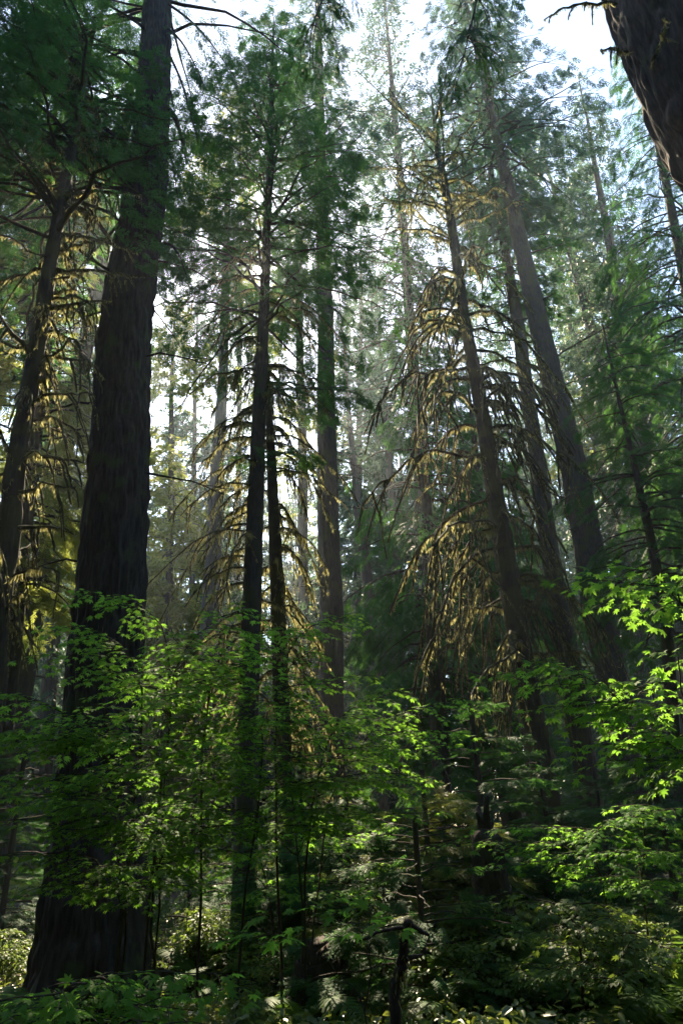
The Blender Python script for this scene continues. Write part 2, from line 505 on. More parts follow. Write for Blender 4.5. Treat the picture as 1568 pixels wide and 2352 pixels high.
def mossy_branch(root, base, p0, az, L, rise, droop, rg, r0=.03, strands=5, tat=90, tl=(.05, .16), zig=.07, mat=None, sl=(.4, 1.1), tone=.5, name='branch'):
    """one bare branch with the drooping twigs it carries, and its moss as a sub-part"""
    P = bough_curve(p0, az, L, rise, droop, rg, 14, zig)
    if near_view(P).any(): return None
    wood, moss = MB(), MB()
    R = np.linspace(r0, r0 * .35, 14) * rg.uniform(.8, 1.25, 14)
    tube(wood, P, R, 6, rough=.3, seed=int(rg.integers(1e6)))
    fringe(moss, P, R, tat, tl[0], tl[1], rg, tone)
    for k in range(strands):
        t = rg.uniform(.25, 1.0)
        C, T = lerp_curve(P, np.array([t]))
        l = rg.uniform(*sl) * (1.15 - .5 * t)
        az2 = az + rg.normal(0, .9)
        Q = bough_curve(C[0], az2, l * rg.uniform(.2, .6), .1, 0, rg, 9, .12)
        Q[:, 2] -= l * np.linspace(0, 1, 9) ** 1.35
        q = np.linspace(r0 * .6, r0 * .3, 9) * rg.uniform(.75, 1.3, 9)
        tube(wood, Q, q, 6, rough=.35, seed=int(rg.integers(1e6)))
        fringe(moss, Q, q, int(tat * .35 * l / max(sl[1], .1)) + 4, tl[0] * .7, tl[1] * .7, rg, tone)
    b = wood.build(name, mat or M_MOSSLIMB, root, base)
    moss.build('moss', M_MOSS, b, base)
    return b

def bare_branch(root, base, p0, az, L, rise, droop, rg, r0=.025, mat=None, twigs=4, name='dead_branch', zig=.06):
    P = bough_curve(p0, az, L, rise, droop, rg, 10, zig)
    w = MB(); tube(w, P, np.linspace(r0, r0 * .25, 10), 5, rough=.15, seed=int(rg.integers(1e6)))
    for k in range(twigs):
        C, T = lerp_curve(P, np.array([rg.uniform(.3, .95)]))
        Q = bough_curve(C[0], az + rg.choice([-1, 1]) * rg.uniform(.4, 1.0), L * rg.uniform(.15, .4), rise * .5, droop, rg, 6, .08)
        tube(w, Q, np.linspace(r0 * .4, r0 * .15, 6), 4)
    return w.build(name, mat or M_BARK2, root, base)

def finish_tree(root, tr, fol, wood, fmat, bmat):
    if wood.n: wood.build('trunk', bmat, root, tr.base)
    if fol.n: fol.build('crown', fmat, root, tr.base)

TREES = 'conifers of the old forest'
# ------------------------------------------------------------------ canopy openings (where the sun comes through in the photograph)
opening(CAM, .15)
for u, v, D, r in [(1010, 760, 12.6, 1.1), (1000, 960, 12.4, 1.1), (985, 1150, 12.3, 1.1), (1020, 1340, 12.2, 1.0), (970, 560, 12.8, 1.1), (1060, 470, 12.9, .9), (1090, 640, 12.6, .7), (1100, 1420, 12.4, .7),
                   (60, 560, 7.0, 1.0), (60, 800, 7.0, 1.0), (90, 1000, 7.2, .9), (20, 1200, 7.2, .8), (130, 460, 7.4, .8),
                   (480, 1000, 13.5, .9), (650, 1300, 12.8, .5), (470, 1150, 27, 1.5), (390, 1000, 29, 1.8), (700, 1400, 13, .5), (560, 1200, 12.2, .5),
                   (200, 650, 14, 1.0), (100, 800, 14, 1.0), (880, 900, 19, 1.0), (940, 1150, 18.6, .9),
                   (300, 1680, 5.6, .25), (240, 1930, 6.6, .35), (1500, 1700, 5.0, .35), (1180, 1910, 7.5, .35), (1300, 2060, 6.5, .7), (1380, 2160, 6, .8), (1460, 2250, 5.2, .6), (1120, 1640, 10.5, .5), (1040, 1820, 9.4, .6), (1150, 2180, 6.5, .6), (1080, 1800, 9, .5), (700, 1900, 8, .3),
                   (450, 2200, 9, .6), (500, 2080, 11, .6), (20, 2180, 10, .9), (970, 2210, 7.5, .45), (1300, 2280, 5.0, .5), (1040, 1680, 10, .4), (860, 1760, 25, 1.3), (400, 1500, 6.0, .35), (900, 2130, 8.2, .3)]:
    opening(plane_pt(u, v, D)[0], r)

# ------------------------------------------------------------------ 1: the big dark fir on the left
T = Trunk(8.8, [(350, 60, 66), (332, 400, 88), (286, 800, 121), (260, 1200, 143), (242, 1600, 168), (226, 1850, 196), (212, 2050, 226)], 31)
R1 = thing('conifer_tree', 'massive dark fir with deeply furrowed bark, thickest trunk left of centre', 'tree', T.base, TREES)
rg = np.random.default_rng(101)
w, f = MB(), MB()
trunk_into(w, T, 190, .03, .06, flare=.42)
w.build('trunk', M_BARK, R1, T.base)
w = MB()
crown_into(f, w, T, 11.5, 30, 4.2, 120, 90, .30, FINE, rg, droop=.5, rise=.15, tone=.3, patch=.15, az=[(math.pi, .5), (3.7, .4), (1.2, .9), (2.4, .6)], low=.9)
for u, v, D, uu, vv in [(380, 60, 8.6, 470, 200), (385, 120, 8.4, 455, 330), (378, 330, 8.7, 410, 470), (372, 560, 8.7, 430, 640), (388, 10, 8.5, 540, 180)]:
    a, b = plane_pt(u, v, D)[0], plane_pt(uu, vv, D - .3)[0]
    P = a + np.outer(np.linspace(0, 1, 9), b - a); P[:, 2] += .25 * np.sin(np.linspace(0, 3.1, 9))
    tube(w, P, np.linspace(.03, .006, 9), 5, cap=False)
    bough_foliage(f, P, 1.5, FINE, 45, .26, rg, .3, tone=.35, hang=.6)
w.build('limbs', M_BARK, R1, T.base)
f.build('crown', M_NEEDLE, R1, T.base)
P = plane_pt(383, 250, 8.75)[0]
bare_branch(R1, T.base, P, 0.1, .5, -.6, 2.2, rg, .07, M_MOSSY, 3)
for z, az in [(6.2, .2), (7.4, 3.0), (8.2, .1), (9.1, 2.8), (10.2, .3), (4.9, 3.3)]:
    bare_branch(R1, T.base, T.pos(np.array([z]))[0] + np.array([math.cos(az), -.3, 0]) * T.rad(z) * .8, az, rg.uniform(.7, 1.6), .1, .3, rg, .02, M_BARK, 3)

# ------------------------------------------------------------------ 2: the hemlock the sun stands behind
T = Trunk(12, [(624, 200, 10), (618, 450, 16), (609, 650, 23), (599, 900, 31), (590, 1150, 38), (577, 1500, 45), (566, 1900, 50), (558, 2150, 54)], 22)
R2 = thing('conifer_tree', 'slender hemlock with thick green top, the low sun beside its trunk', 'tree', T.base, TREES)
rg = np.random.default_rng(102)
w, f = MB(), MB()
trunk_into(w, T, 56, .07, .014, flare=.25)
crown_into(f, w, T, 11.2, 21.8, 3.5, 150, 105, .27, FINE, rg, droop=.35, rise=.12, tone=.55, power=.6, low=.8)
for z, az, L in [(9.9, .05, 2.5), (9.6, -.3, 2.2), (8.3, 0.1, 1.3), (8.1, -.5, 1.5), (8.2, 3.0, .7), (10.4, .5, 1.9), (8.0, -1.4, 1.2), (9.4, -.9, 1.4), (9.7, .35, 2.0)]:
    P = bough_curve(T.pos(np.array([z]))[0], az, L, .06, .18, rg)
    tube(w, P, np.linspace(.025, .005, len(P)), 5, cap=False)
    bough_foliage(f, P, L, FINE, int(90 * L / 2), .22, rg, .3, tone=.6, hang=.3)
finish_tree(R2, T, f, w, M_NEEDLE, M_BARK2)
for k in range(46):
    z = 3.6 + 9.6 * (k + rg.random()) / 46
    az = rg.normal(3.3, .7) if rg.random() < .62 else rg.normal(0, .8)
    mossy_branch(R2, T.base, T.pos(np.array([z]))[0], az, rg.uniform(.9, 2.3) * (.65 + .35 * min(1, (z - 3) / 4)), rg.uniform(.05, .3), rg.uniform(.5, 1.0), rg, .022, 4, 56, (.05, .16), .06, sl=(.3, .8))

# ------------------------------------------------------------------ 3: its thin mossy neighbour
T = Trunk(13, [(615, 900, 14), (622, 1050, 22), (630, 1250, 29), (639, 1450, 35), (650, 1680, 40), (655, 1900, 43)], 11.5)
R3 = thing('conifer_tree', 'short thin trunk hung with drooping mossy twigs, just right of the sun-side hemlock', 'tree', T.base, TREES)
rg = np.random.default_rng(103)
w, f = MB(), MB()
trunk_into(w, T, 40, .08, .012)
finish_tree(R3, T, f, w, M_NEEDLE, M_MOSSY)
for k in range(44):
    z = 2.6 + 8.6 * (k + rg.random()) / 44
    az = rg.normal(-.1, .8) if rg.random() < .68 else rg.normal(3.2, .6)
    mossy_branch(R3, T.base, T.pos(np.array([z]))[0], az, rg.uniform(.6, 1.5), rg.uniform(.05, .3), rg.uniform(.9, 1.6), rg, .022, 6, 56, (.06, .18), .06, sl=(.35, 1.1))

# ------------------------------------------------------------------ 4: straight grey trunk in the centre
T = Trunk(17, [(738, 350, 25), (743, 560, 31), (748, 800, 38), (755, 1150, 47), (758, 1500, 56), (765, 1800, 63)], 37)
R4 = thing('conifer_tree', 'straight tall trunk near the middle, bare and grey up to its high crown', 'tree', T.base, TREES)
rg = np.random.default_rng(104)
w, f = MB(), MB()
trunk_into(w, T, 64, .08, .02, flare=.3)
crown_into(f, w, T, 17, 36, 3.6, 105, 66, .34, MID, rg, droop=.45, tone=.45)
finish_tree(R4, T, f, w, M_NEEDLE_B, M_BARK2)
for z in np.linspace(7, 17, 14):
    az = rg.choice([0, math.pi]) + rg.normal(0, .6)
    bare_branch(R4, T.base, T.pos(np.array([z]))[0], az, rg.uniform(.6, 1.8), .1, .35, rg, .018, M_BARK2, 3)

# ------------------------------------------------------------------ 5 and 6: the two big leaning trunks on the right
T = Trunk(18, [(1145, 350, 22), (1171, 459, 30), (1233, 728, 45), (1295, 996, 54), (1351, 1265, 66), (1402, 1533, 70), (1420, 1695, 74)], 38)
R5 = thing('conifer_tree', 'big leaning fir on the right with short broken branch stubs along its trunk', 'tree', T.base, TREES)
rg = np.random.default_rng(105)
w, f = MB(), MB()
trunk_into(w, T, 90, .07, .03, flare=.3)
crown_into(f, w, T, 20.5, 37, 5.0, 115, 66, .36, MID, rg, low=.15, droop=.4, tone=.4, gap=.15)
finish_tree(R5, T, f, w, M_NEEDLE_B, M_BARK2)
for k in range(24):
    z = 6.5 + 13 * k / 24
    az = (0 if k % 2 else math.pi) + rg.normal(-.3, .5)
    d = np.array([math.cos(az), math.sin(az), 0]) * T.rad(z) * .85
    long = rg.random() < .25
    bare_branch(R5, T.base, T.pos(np.array([z]))[0] + d, az, rg.uniform(1.5, 2.6) if long else rg.uniform(.25, .6), rg.uniform(-.1, .7), .1, rg, .035, M_BARK2, 4 if long else 0, 'dead_branch' if long else 'branch_stub', .03)

T = Trunk(21, [(1166, 620, 22), (1190, 755, 29), (1224, 996, 33), (1265, 1265, 40), (1288, 1426, 46), (1325, 1641, 50)], 34)
R6 = thing('conifer_tree', 'darker leaning trunk between the moss-draped tree and the big stubbed fir', 'tree', T.base, TREES)
rg = np.random.default_rng(106)
w, f = MB(), MB()
trunk_into(w, T, 64, .09, .025, flare=.3)
crown_into(f, w, T, 19, 33, 4.0, 95, 80, .36, MID, rg, low=.15, droop=.5, tone=.4)
for z, az, L in [(7.5, .4, 2.0), (6.6, -.6, 2.2), (5.6, 0, 2.4), (5.0, -1.2, 2.5)]:
    P = bough_curve(T.pos(np.array([z]))[0], az, L, .05, .3, rg); tube(w, P, np.linspace(.03, .006, len(P)), 5, cap=False)
    bough_foliage(f, P, L, MID, 80, .28, rg, .35, tone=.3, hang=.4)
finish_tree(R6, T, f, w, M_NEEDLE, M_BARK2)

# ------------------------------------------------------------------ 7: the tree draped in moss
T = Trunk(13, [(1000, 300, 10), (1006, 350, 13), (1033, 513, 20), (1065, 728, 25), (1112, 996, 34), (1155, 1265, 46), (1188, 1480, 52), (1235, 1750, 60)], 20)
R7 = thing('conifer_tree', 'bare-topped tree draped all over in long weeping mossy branches', 'tree', T.base, TREES)
rg = np.random.default_rng(107)
w, f = MB(), MB()
trunk_into(w, T, 60, .05, .03, flare=.3)
for k in range(9):                                     # sparse needles left near the top
    z = 16.5 + 3 * k / 9
    P = bough_curve(T.pos(np.array([z]))[0], rg.uniform(0, 6.28), 1.2, .5, .2, rg); bough_foliage(f, P, 1.2, FINE, 22, .2, rg, .3, tone=.6)
finish_tree(R7, T, f, w, M_NEEDLE_B, M_MOSSY)
NB = 98
for k in range(NB):
    z = 4.0 + 14.0 * (k + rg.random()) / NB + rg.normal(0, .25)
    az = rg.normal(3.35, .75) if rg.random() < .64 else rg.normal(-.3, .7)
    left = math.cos(az) < 0
    L = rg.choice([.9, 1.6, 2.3, 3.0]) * rg.uniform(.75, 1.2) * (1.0 if left else .75) * np.interp(z, [4, 7, 12, 17.5], [.7, 1.0, 1.0, .8])
    hi = z > 14.5
    mossy_branch(R7, T.base, T.pos(np.array([z]))[0], az, L, rg.uniform(.0, .6) if not hi else rg.uniform(.2, .8), rg.uniform(.4, 1.5) if not hi else rg.uniform(.1, .6), rg,
                 rg.uniform(.024, .046) if not hi else .024, (int(rg.integers(5, 13)) if z < 11 else 6) if not hi else 4, int(rg.uniform(40, 120)), (.03, rg.uniform(.10, .22)), rg.uniform(.05, .14), sl=(.5, rg.uniform(1.2, 2.8)) if z < 11 else (.3, 1.2))
for k in range(13):                                    # bare limbs reaching upward at the top
    z = 15.2 + 4.2 * k / 13
    az = rg.uniform(0, 6.28) if k % 3 else math.pi * (k % 2)
    bare_branch(R7, T.base, T.pos(np.array([z]))[0], az, rg.uniform(1.3, 2.8), rg.uniform(.7, 1.4), -.1, rg, .028, M_MOSSY, 5, 'bare_limb', .03)

# ------------------------------------------------------------------ 8: mossy crooked tree at the left edge
T = Trunk(7.6, [(168, 330, 20), (152, 420, 26), (110, 650, 33), (75, 850, 39), (36, 1050, 44), (15, 1250, 50), (-20, 1500, 56)], 14)
R8 = thing('conifer_tree', 'crooked mossy tree at the left edge, its bare tangled branches lit gold', 'tree', T.base, TREES)
rg = np.random.default_rng(108)
w, f = MB(), MB()
trunk_into(w, T, 60, .045, .022, flare=.25)
crown_into(f, w, T, 9.4, 14.6, 3.0, 85, 95, .25, FINE, rg, az=[(math.pi, .9), (1.5, .6), (4.0, .5)], droop=.3, rise=.3, tone=.35, low=1.0, power=.4)
finish_tree(R8, T, f, w, M_NEEDLE, M_MOSSY)
for k in range(62):
    z = 3.8 + 7.6 * (k + rg.random()) / 52
    az = [rg.normal(0, .5), rg.normal(3.14, .6), rg.normal(4.6, .5), rg.normal(1.5, .5)][int(rg.integers(4))]
    mossy_branch(R8, T.base, T.pos(np.array([z]))[0], az, rg.uniform(.4, 1.9) * (.6 if math.cos(az) > .2 else 1), rg.uniform(-.1, .8), rg.uniform(.0, .8), rg, rg.uniform(.014, .03), int(rg.integers(2, 7)), int(rg.uniform(30, 80)), (.03, .12), rg.uniform(.08, .2), sl=(.25, 1.0))
for z, az, L in [(5.9, .15, .9), (8.9, .1, 1.5), (9.6, .35, 1.3), (10.3, .1, 1.4), (4.9, .0, .8), (8.2, -.2, 1.2), (7.4, .3, .9)]:
    mossy_branch(R8, T.base, T.pos(np.array([z]))[0], az, L, .15, .2, rg, .03, 5, 60, (.03, .09), .05, sl=(.3, .8))

# ------------------------------------------------------------------ the trees further back, each with its own trunk and crown
def back_tree(label, seed, D, pts, H, z0, Lmax, nb, nsp, size, fm, bm=None, tm=None, dead=0, lean=0, **kw):
    T = Trunk(D, pts, H, lean)
    rg = np.random.default_rng(seed)
    r = thing('conifer_tree', label, 'tree', T.base, TREES)
    w, f = MB(), MB()
    trunk_into(w, T, 30, .16, .02, flare=.25)
    crown_into(f, w, T, z0, H - .2, Lmax, nb, nsp, size, tm or FAR, rg, **kw)
    for k in range(dead):
        z = 3 + (z0 - 2) * rg.random()
        P = bough_curve(T.pos(np.array([z]))[0], rg.uniform(0, 6.28), rg.uniform(.8, 2.6), .05, .35, rg); tube(w, P, np.linspace(.022, .008, len(P)), 4, cap=False)
        if rg.random() < .6: bough_foliage(f, P, 1.4, tm or FAR, 10, size * .7, rg, .25)
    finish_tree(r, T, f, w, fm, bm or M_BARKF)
    return T
back_tree('tall trunk leaning right behind the golden mossy tree at the left', 201, 18, [(248, 530, 26), (215, 700, 33), (180, 880, 37), (140, 1050, 43), (90, 1330, 49), (40, 1620, 55), (12, 1800, 59)], 34, 15, 4.2, 75, 75, .36, M_NEEDLE, M_BARK2, MID, 14)
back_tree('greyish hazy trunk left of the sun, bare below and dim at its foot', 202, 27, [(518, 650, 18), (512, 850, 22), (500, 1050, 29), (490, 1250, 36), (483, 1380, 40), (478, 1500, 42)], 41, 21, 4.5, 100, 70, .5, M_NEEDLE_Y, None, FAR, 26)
back_tree('thin pale trunk with dead side twigs in the bright gap right of centre', 203, 32, [(808, 1030, 14), (825, 1180, 20), (845, 1350, 25), (862, 1530, 30), (875, 1700, 33), (880, 1830, 34)], 31, 13.5, 3.6, 80, 60, .5, M_NEEDLE_B, None, FAR, 30)
back_tree('hazy leaning trunk on the right beyond the big stubbed fir', 204, 26, [(1335, 680, 18), (1365, 780, 24), (1405, 900, 29), (1440, 1030, 33), (1510, 1300, 38), (1570, 1600, 42)], 36, 17, 4.6, 100, 75, .45, M_NEEDLE_B, None, FAR, 20)
back_tree('very thin hazed trunk close beside the leaning one on the right', 205, 34, [(1350, 760, 10), (1385, 930, 14), (1397, 1010, 16), (1440, 1300, 20)], 38, 17, 4.0, 80, 60, .55, M_NEEDLE_Y, None, FAR, 14)
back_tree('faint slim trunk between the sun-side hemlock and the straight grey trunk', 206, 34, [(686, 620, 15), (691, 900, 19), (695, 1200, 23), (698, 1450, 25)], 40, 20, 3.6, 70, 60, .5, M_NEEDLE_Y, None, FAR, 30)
back_tree('slim faraway trunk right of the pale twiggy one, half lost in foliage', 207, 37, [(888, 1000, 15), (905, 1200, 19), (917, 1480, 24)], 36, 12, 3.8, 90, 60, .5, M_NEEDLE_B, None, FAR, 12)
back_tree('dense dark conifer leafed to the ground, left of the moss-draped tree', 208, 20, [(930, 600, 8), (950, 800, 16), (980, 1200, 30), (1005, 1700, 40)], 24.5, 3.0, 3.9, 170, 90, .36, M_NEEDLE, M_BARK2, MID, 0, droop=.6, power=.6, hang=.5)
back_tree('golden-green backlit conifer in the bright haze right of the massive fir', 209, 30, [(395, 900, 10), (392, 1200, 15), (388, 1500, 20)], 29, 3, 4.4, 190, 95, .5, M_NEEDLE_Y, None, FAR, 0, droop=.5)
back_tree('paler conifer standing farther off behind the golden-green one', 210, 41, [(448, 900, 9), (444, 1200, 12), (438, 1500, 16)], 40, 4, 5.2, 190, 90, .62, M_NEEDLE_B, None, FAR, 0, droop=.5)
back_tree('towering bluish fir filling the top right of centre behind the mossy snag top', 211, 24, [(900, 200, 11), (925, 500, 18), (960, 1000, 30), (990, 1500, 40)], 47, 16, 5.6, 170, 80, .40, M_NEEDLE_B, None, FAR, 0, droop=.45, gap=.15)
back_tree('bluish fir at the upper right below the white sky gap', 212, 25, [(1400, 560, 20), (1420, 700, 26), (1480, 1000, 38)], 38, 11, 4.9, 165, 84, .38, M_NEEDLE_B, None, FAR, 8, droop=.45)
back_tree('dark fir at the right edge with long sagging boughs', 213, 17, [(1560, 560, 22), (1600, 800, 34), (1660, 1100, 50)], 31, 8, 4.9, 175, 150, .3, M_NEEDLE, M_BARK2, FINE, 10, droop=.7, hang=.5)
back_tree('young dark hemlock with thin black trunk, behind the right-hand maple', 214, 12.5, [(1440, 1000, 12), (1490, 1220, 20), (1530, 1420, 26), (1548, 1700, 30)], 11.5, 4.5, 2.1, 80, 60, .24, M_NEEDLE, M_BARK2, FINE, 6, droop=.45, power=.5)
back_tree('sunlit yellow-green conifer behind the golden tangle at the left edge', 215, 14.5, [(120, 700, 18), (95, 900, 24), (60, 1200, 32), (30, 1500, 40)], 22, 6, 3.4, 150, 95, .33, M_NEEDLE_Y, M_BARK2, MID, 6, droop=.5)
back_tree('shaded conifer between the leaning left trunk and the massive fir', 216, 29, [(150, 1000, 20), (135, 1250, 28), (110, 1600, 36)], 30, 5, 3.8, 120, 65, .46, M_NEEDLE_B, None, FAR, 0, droop=.55)
back_tree('pale crown rising behind the sun-side hemlock, top of the bright gap', 217, 44, [(552, 600, 8), (550, 900, 11), (546, 1300, 15)], 52, 6, 5.2, 200, 80, .62, M_NEEDLE_B, None, FAR, 0, droop=.45)
back_tree('hazy fir behind the straight grey trunk, its crown in the white gap', 218, 40, [(830, 700, 8), (826, 900, 12), (822, 1200, 17)], 45, 6, 5.0, 190, 80, .6, M_NEEDLE_B, None, FAR, 0, droop=.45)
back_tree('slim fir close behind the right side of the big stubbed fir', 219, 33, [(1300, 700, 12), (1366, 1000, 18), (1440, 1400, 25)], 38, 8, 4.4, 120, 65, .5, M_NEEDLE_B, None, FAR, 0, droop=.5)
back_tree('dim fir on the right between the slim hazed trunks and the frame edge', 220, 30, [(1480, 800, 18), (1530, 1050, 28), (1580, 1400, 38)], 33, 6, 4.4, 120, 65, .46, M_NEEDLE_B, None, FAR, 0, droop=.5)
back_tree('narrow dark hemlock filling the shade behind the moss-draped trunk', 221, 23, [(1085, 1000, 14), (1110, 1250, 28), (1150, 1650, 42)], 18, 2.5, 3.2, 120, 60, .4, M_NEEDLE, M_BARK2, MID, 0, droop=.55, power=.6)
back_tree('bluish crown touching the left side of the white sky gap at the top right', 222, 22, [(1112, 150, 14), (1166, 440, 20), (1296, 996, 32), (1402, 1533, 44)], 46, 20, 3.8, 105, 66, .38, M_NEEDLE_B, M_BARK2, FAR, 0, droop=.4)

back_tree('tall dark crown high up behind the crooked mossy tree, upper left', 223, 14, [(120, 300, 12), (70, 800, 26), (20, 1300, 36)], 27, 12, 4.2, 130, 110, .34, M_NEEDLE, M_BARK2, MID, 0, droop=.5)

# ------------------------------------------------------------------ the huge leaning trunk at the top right corner
T = Trunk(5.4, [(1503, 25, 190), (1560, 150, 198), (1630, 300, 206), (1718, 435, 214), (1970, 850, 240)], 24)
R9 = thing('conifer_tree', 'close huge trunk with flaky reddish bark leaning across the top right corner', 'tree', T.base, TREES)
rg = np.random.default_rng(109)
w, f = MB(), MB()
trunk_into(w, T, 180, .03, .065, flare=.3)
w.build('trunk', M_REDBARK, R9, T.base)
for u, v, az, L, ri, dr in [(1415, 12, 3.1, 1.0, .15, .4), (1440, 120, 3.5, .5, -.1, .3), (1500, 160, 4.4, .8, .2, .5), (1535, 60, 4.6, .7, .1, .5), (1480, 30, 4.2, .8, .2, .4)]:
    P, t = plane_pt(u, v, 5.2)
    mossy_branch(R9, T.base, P, az, L, ri, dr, rg, .022, 4, 60, (.03, .09), .1, sl=(.15, .45))

# ------------------------------------------------------------------ dark sprays hanging in at the top edge from branches overhead
def hanging_bough(label, D, pts, n, seed):
    rg = np.random.default_rng(seed)
    K = np.array([plane_pt(u, v, D)[0] for u, v in pts]); base = K[0]
    r = thing('overhanging_bough', label, 'branch', base)
    w, f = MB(), MB()
    x = np.linspace(0, len(K) - 1, 12); i = np.minimum(x.astype(int), len(K) - 2); P = K[i] + (K[i + 1] - K[i]) * (x - i)[:, None]
    tube(w, P, np.linspace(.02, .004, 12), 5)
    L = float(np.linalg.norm(K[-1] - K[0]))
    for k in range(n):
        C, Tn = lerp_curve(P, np.array([rg.uniform(.1, 1)])); a = rg.uniform(0, 6.28)
        Q = bough_curve(C[0], a, rg.uniform(.25, .55), -.2, .9, rg, 7, .06)
        tube(w, Q, np.linspace(.007, .003, 7), 4)
        bough_foliage(f, Q, .35, SPRUCE, 16, .17, rg, .3, tone=.4, hang=.7)
    w.build('branch', M_BARK2, r, base); f.build('needles', M_NEEDLE, r, base)
SPRUCE = [feather(16, 60, .16, .05, 80 + k, droop=.25) for k in range(3)]
hanging_bough('dark drooping bough hanging into the top edge left of centre', 5.0, [(800, -260), (740, 0), (715, 60)], 20, 301)
hanging_bough('dark drooping bough hanging into the top edge right of centre', 5.0, [(1150, -280), (1090, 20), (1060, 150)], 34, 302)

# ------------------------------------------------------------------ the far wood: one mass no one could count
spots = []
rf = np.random.default_rng(55)
for k in range(85):
    D = rf.uniform(40, 95); u = rf.uniform(-150, 1720)
    x = (u - 784) / 1600 * D * 1.05
    H = rf.uniform(24, 40) if rf.random() < .6 else rf.uniform(40, 54)
    if 320 < u < 880:
        if D < 55 and rf.random() < .5: continue
        H = rf.uniform(18, 30) * D / 60 + 4
    spots.append((x, D, H, rf.uniform(2, 12), rf.uniform(3.6, 5.4), 100, 38, .85, rf.uniform(.2, .5)))
for k in range(80):                                   # saplings and low growth that close the view between the trunks
    D = rf.uniform(24, 70); u = rf.uniform(-100, 1680)
    spots.append(((u - 784) / 1600 * D * 1.05, D, rf.uniform(4, 14), .3, rf.uniform(1.6, 2.8), 44, 34, .5, .08))
for k in range(135):                                  # unseen wood to the sides and behind the photographer, thickened to block sky light
    a = rf.uniform(math.radians(52), math.radians(308)); d = rf.uniform(6.5 if math.cos(a) < .2 else 15, 40)
    x, y = d * math.sin(a), d * math.cos(a)
    spots.append((x, y, rf.uniform(15, 26), rf.uniform(2, 5), rf.uniform(4.5, 6), 80, 48, 1.1, rf.uniform(.25, .5)))
for k in range(46):                                   # conifers of middling height in the bright gap
    D = rf.uniform(26, 60); u = rf.uniform(330, 900)
    spots.append(((u - 784) / 1600 * D * 1.05, D, rf.uniform(7, 15) * (D / 45) ** .5, .8, rf.uniform(1.8, 3.2), 60, 40, .5, .11))
w, f, f2 = MB(), MB(), MB()
for x, y, H, z0, Lm, nb, ns, sz, r in spots:
    T = simple_trunk(x, y, H, r)
    trunk_into(w, T, 10, 1.0, .01)
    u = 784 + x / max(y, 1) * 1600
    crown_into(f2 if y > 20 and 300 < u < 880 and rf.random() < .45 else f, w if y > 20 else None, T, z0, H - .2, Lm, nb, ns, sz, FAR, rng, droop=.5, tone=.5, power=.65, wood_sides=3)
    if y > 20 and H > 16:
        for q in range(9):
            z = rf.uniform(2, z0 + 4)
            tube(w, bough_curve(T.pos(np.array([z]))[0], rf.uniform(0, 6.28), rf.uniform(.6, 2.4), .1, .3, rng, 6), np.linspace(.035, .012, 6), 3, cap=False)
fw = f.build('far_forest', M_NEEDLE_B)
tag(fw, 'far hazy conifer wood closing the view behind all the trunks', 'forest', kind='stuff')
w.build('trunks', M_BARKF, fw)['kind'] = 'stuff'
f2.build('sun_tinted_crowns', M_NEEDLE_Y, fw)['kind'] = 'stuff'  # some crowns of the bright gap get their sun glow from the needle colour
# ------------------------------------------------------------------ vine maples
def ground_pt(u, D):
    """spot on the ground under the picture column u at forward distance D"""
    x = plane_pt(u, 2000, D)[0][0]
    return np.array([x, D, float(ground_z(x, D))])

def bez(a, b, c, d, n=14):
    t = np.linspace(0, 1, n)[:, None]
    return (1 - t) ** 3 * a + 3 * t * (1 - t) ** 2 * b + 3 * t * t * (1 - t) * c + t ** 3 * d

def leafy_twig(leaf_mb, stem_mb, P, L, size, tmpl, rg, pairs, tone, tilt, gap=1.0):
    """a twig with opposite leaves held nearly flat"""
    t = np.linspace(.12, 1, pairs)
    C, T = lerp_curve(P, t)
    up = np.array([0, 0, 1.0])
    for sd in (-1, 0, 1):
        if sd == 0: C2, T2 = C[-1:], T[-1:]
        else: C2, T2 = C, T
        n = len(C2)
        side = norm(np.cross(T2, up)) * sd
        a = rg.uniform(.6, 1.3, n)[:, None] if sd else np.zeros((1, 1))
        X = T2 * np.cos(a) + side * np.sin(a); X[:, 2] += rg.normal(-.22, .22, n)
        X = norm(X)
        Z = up + rg.normal(0, tilt, (n, 3))
        s = size * rg.uniform(.65, 1.2, n)
        Pt = C2 + X * (s * .35)[:, None]
        k = rg.random(n) < gap
        stamp(leaf_mb, tmpl, Pt[k], X[k], Z[k], s[k], np.clip(tone + rg.normal(0, .22, n), 0, 1)[k], rg)

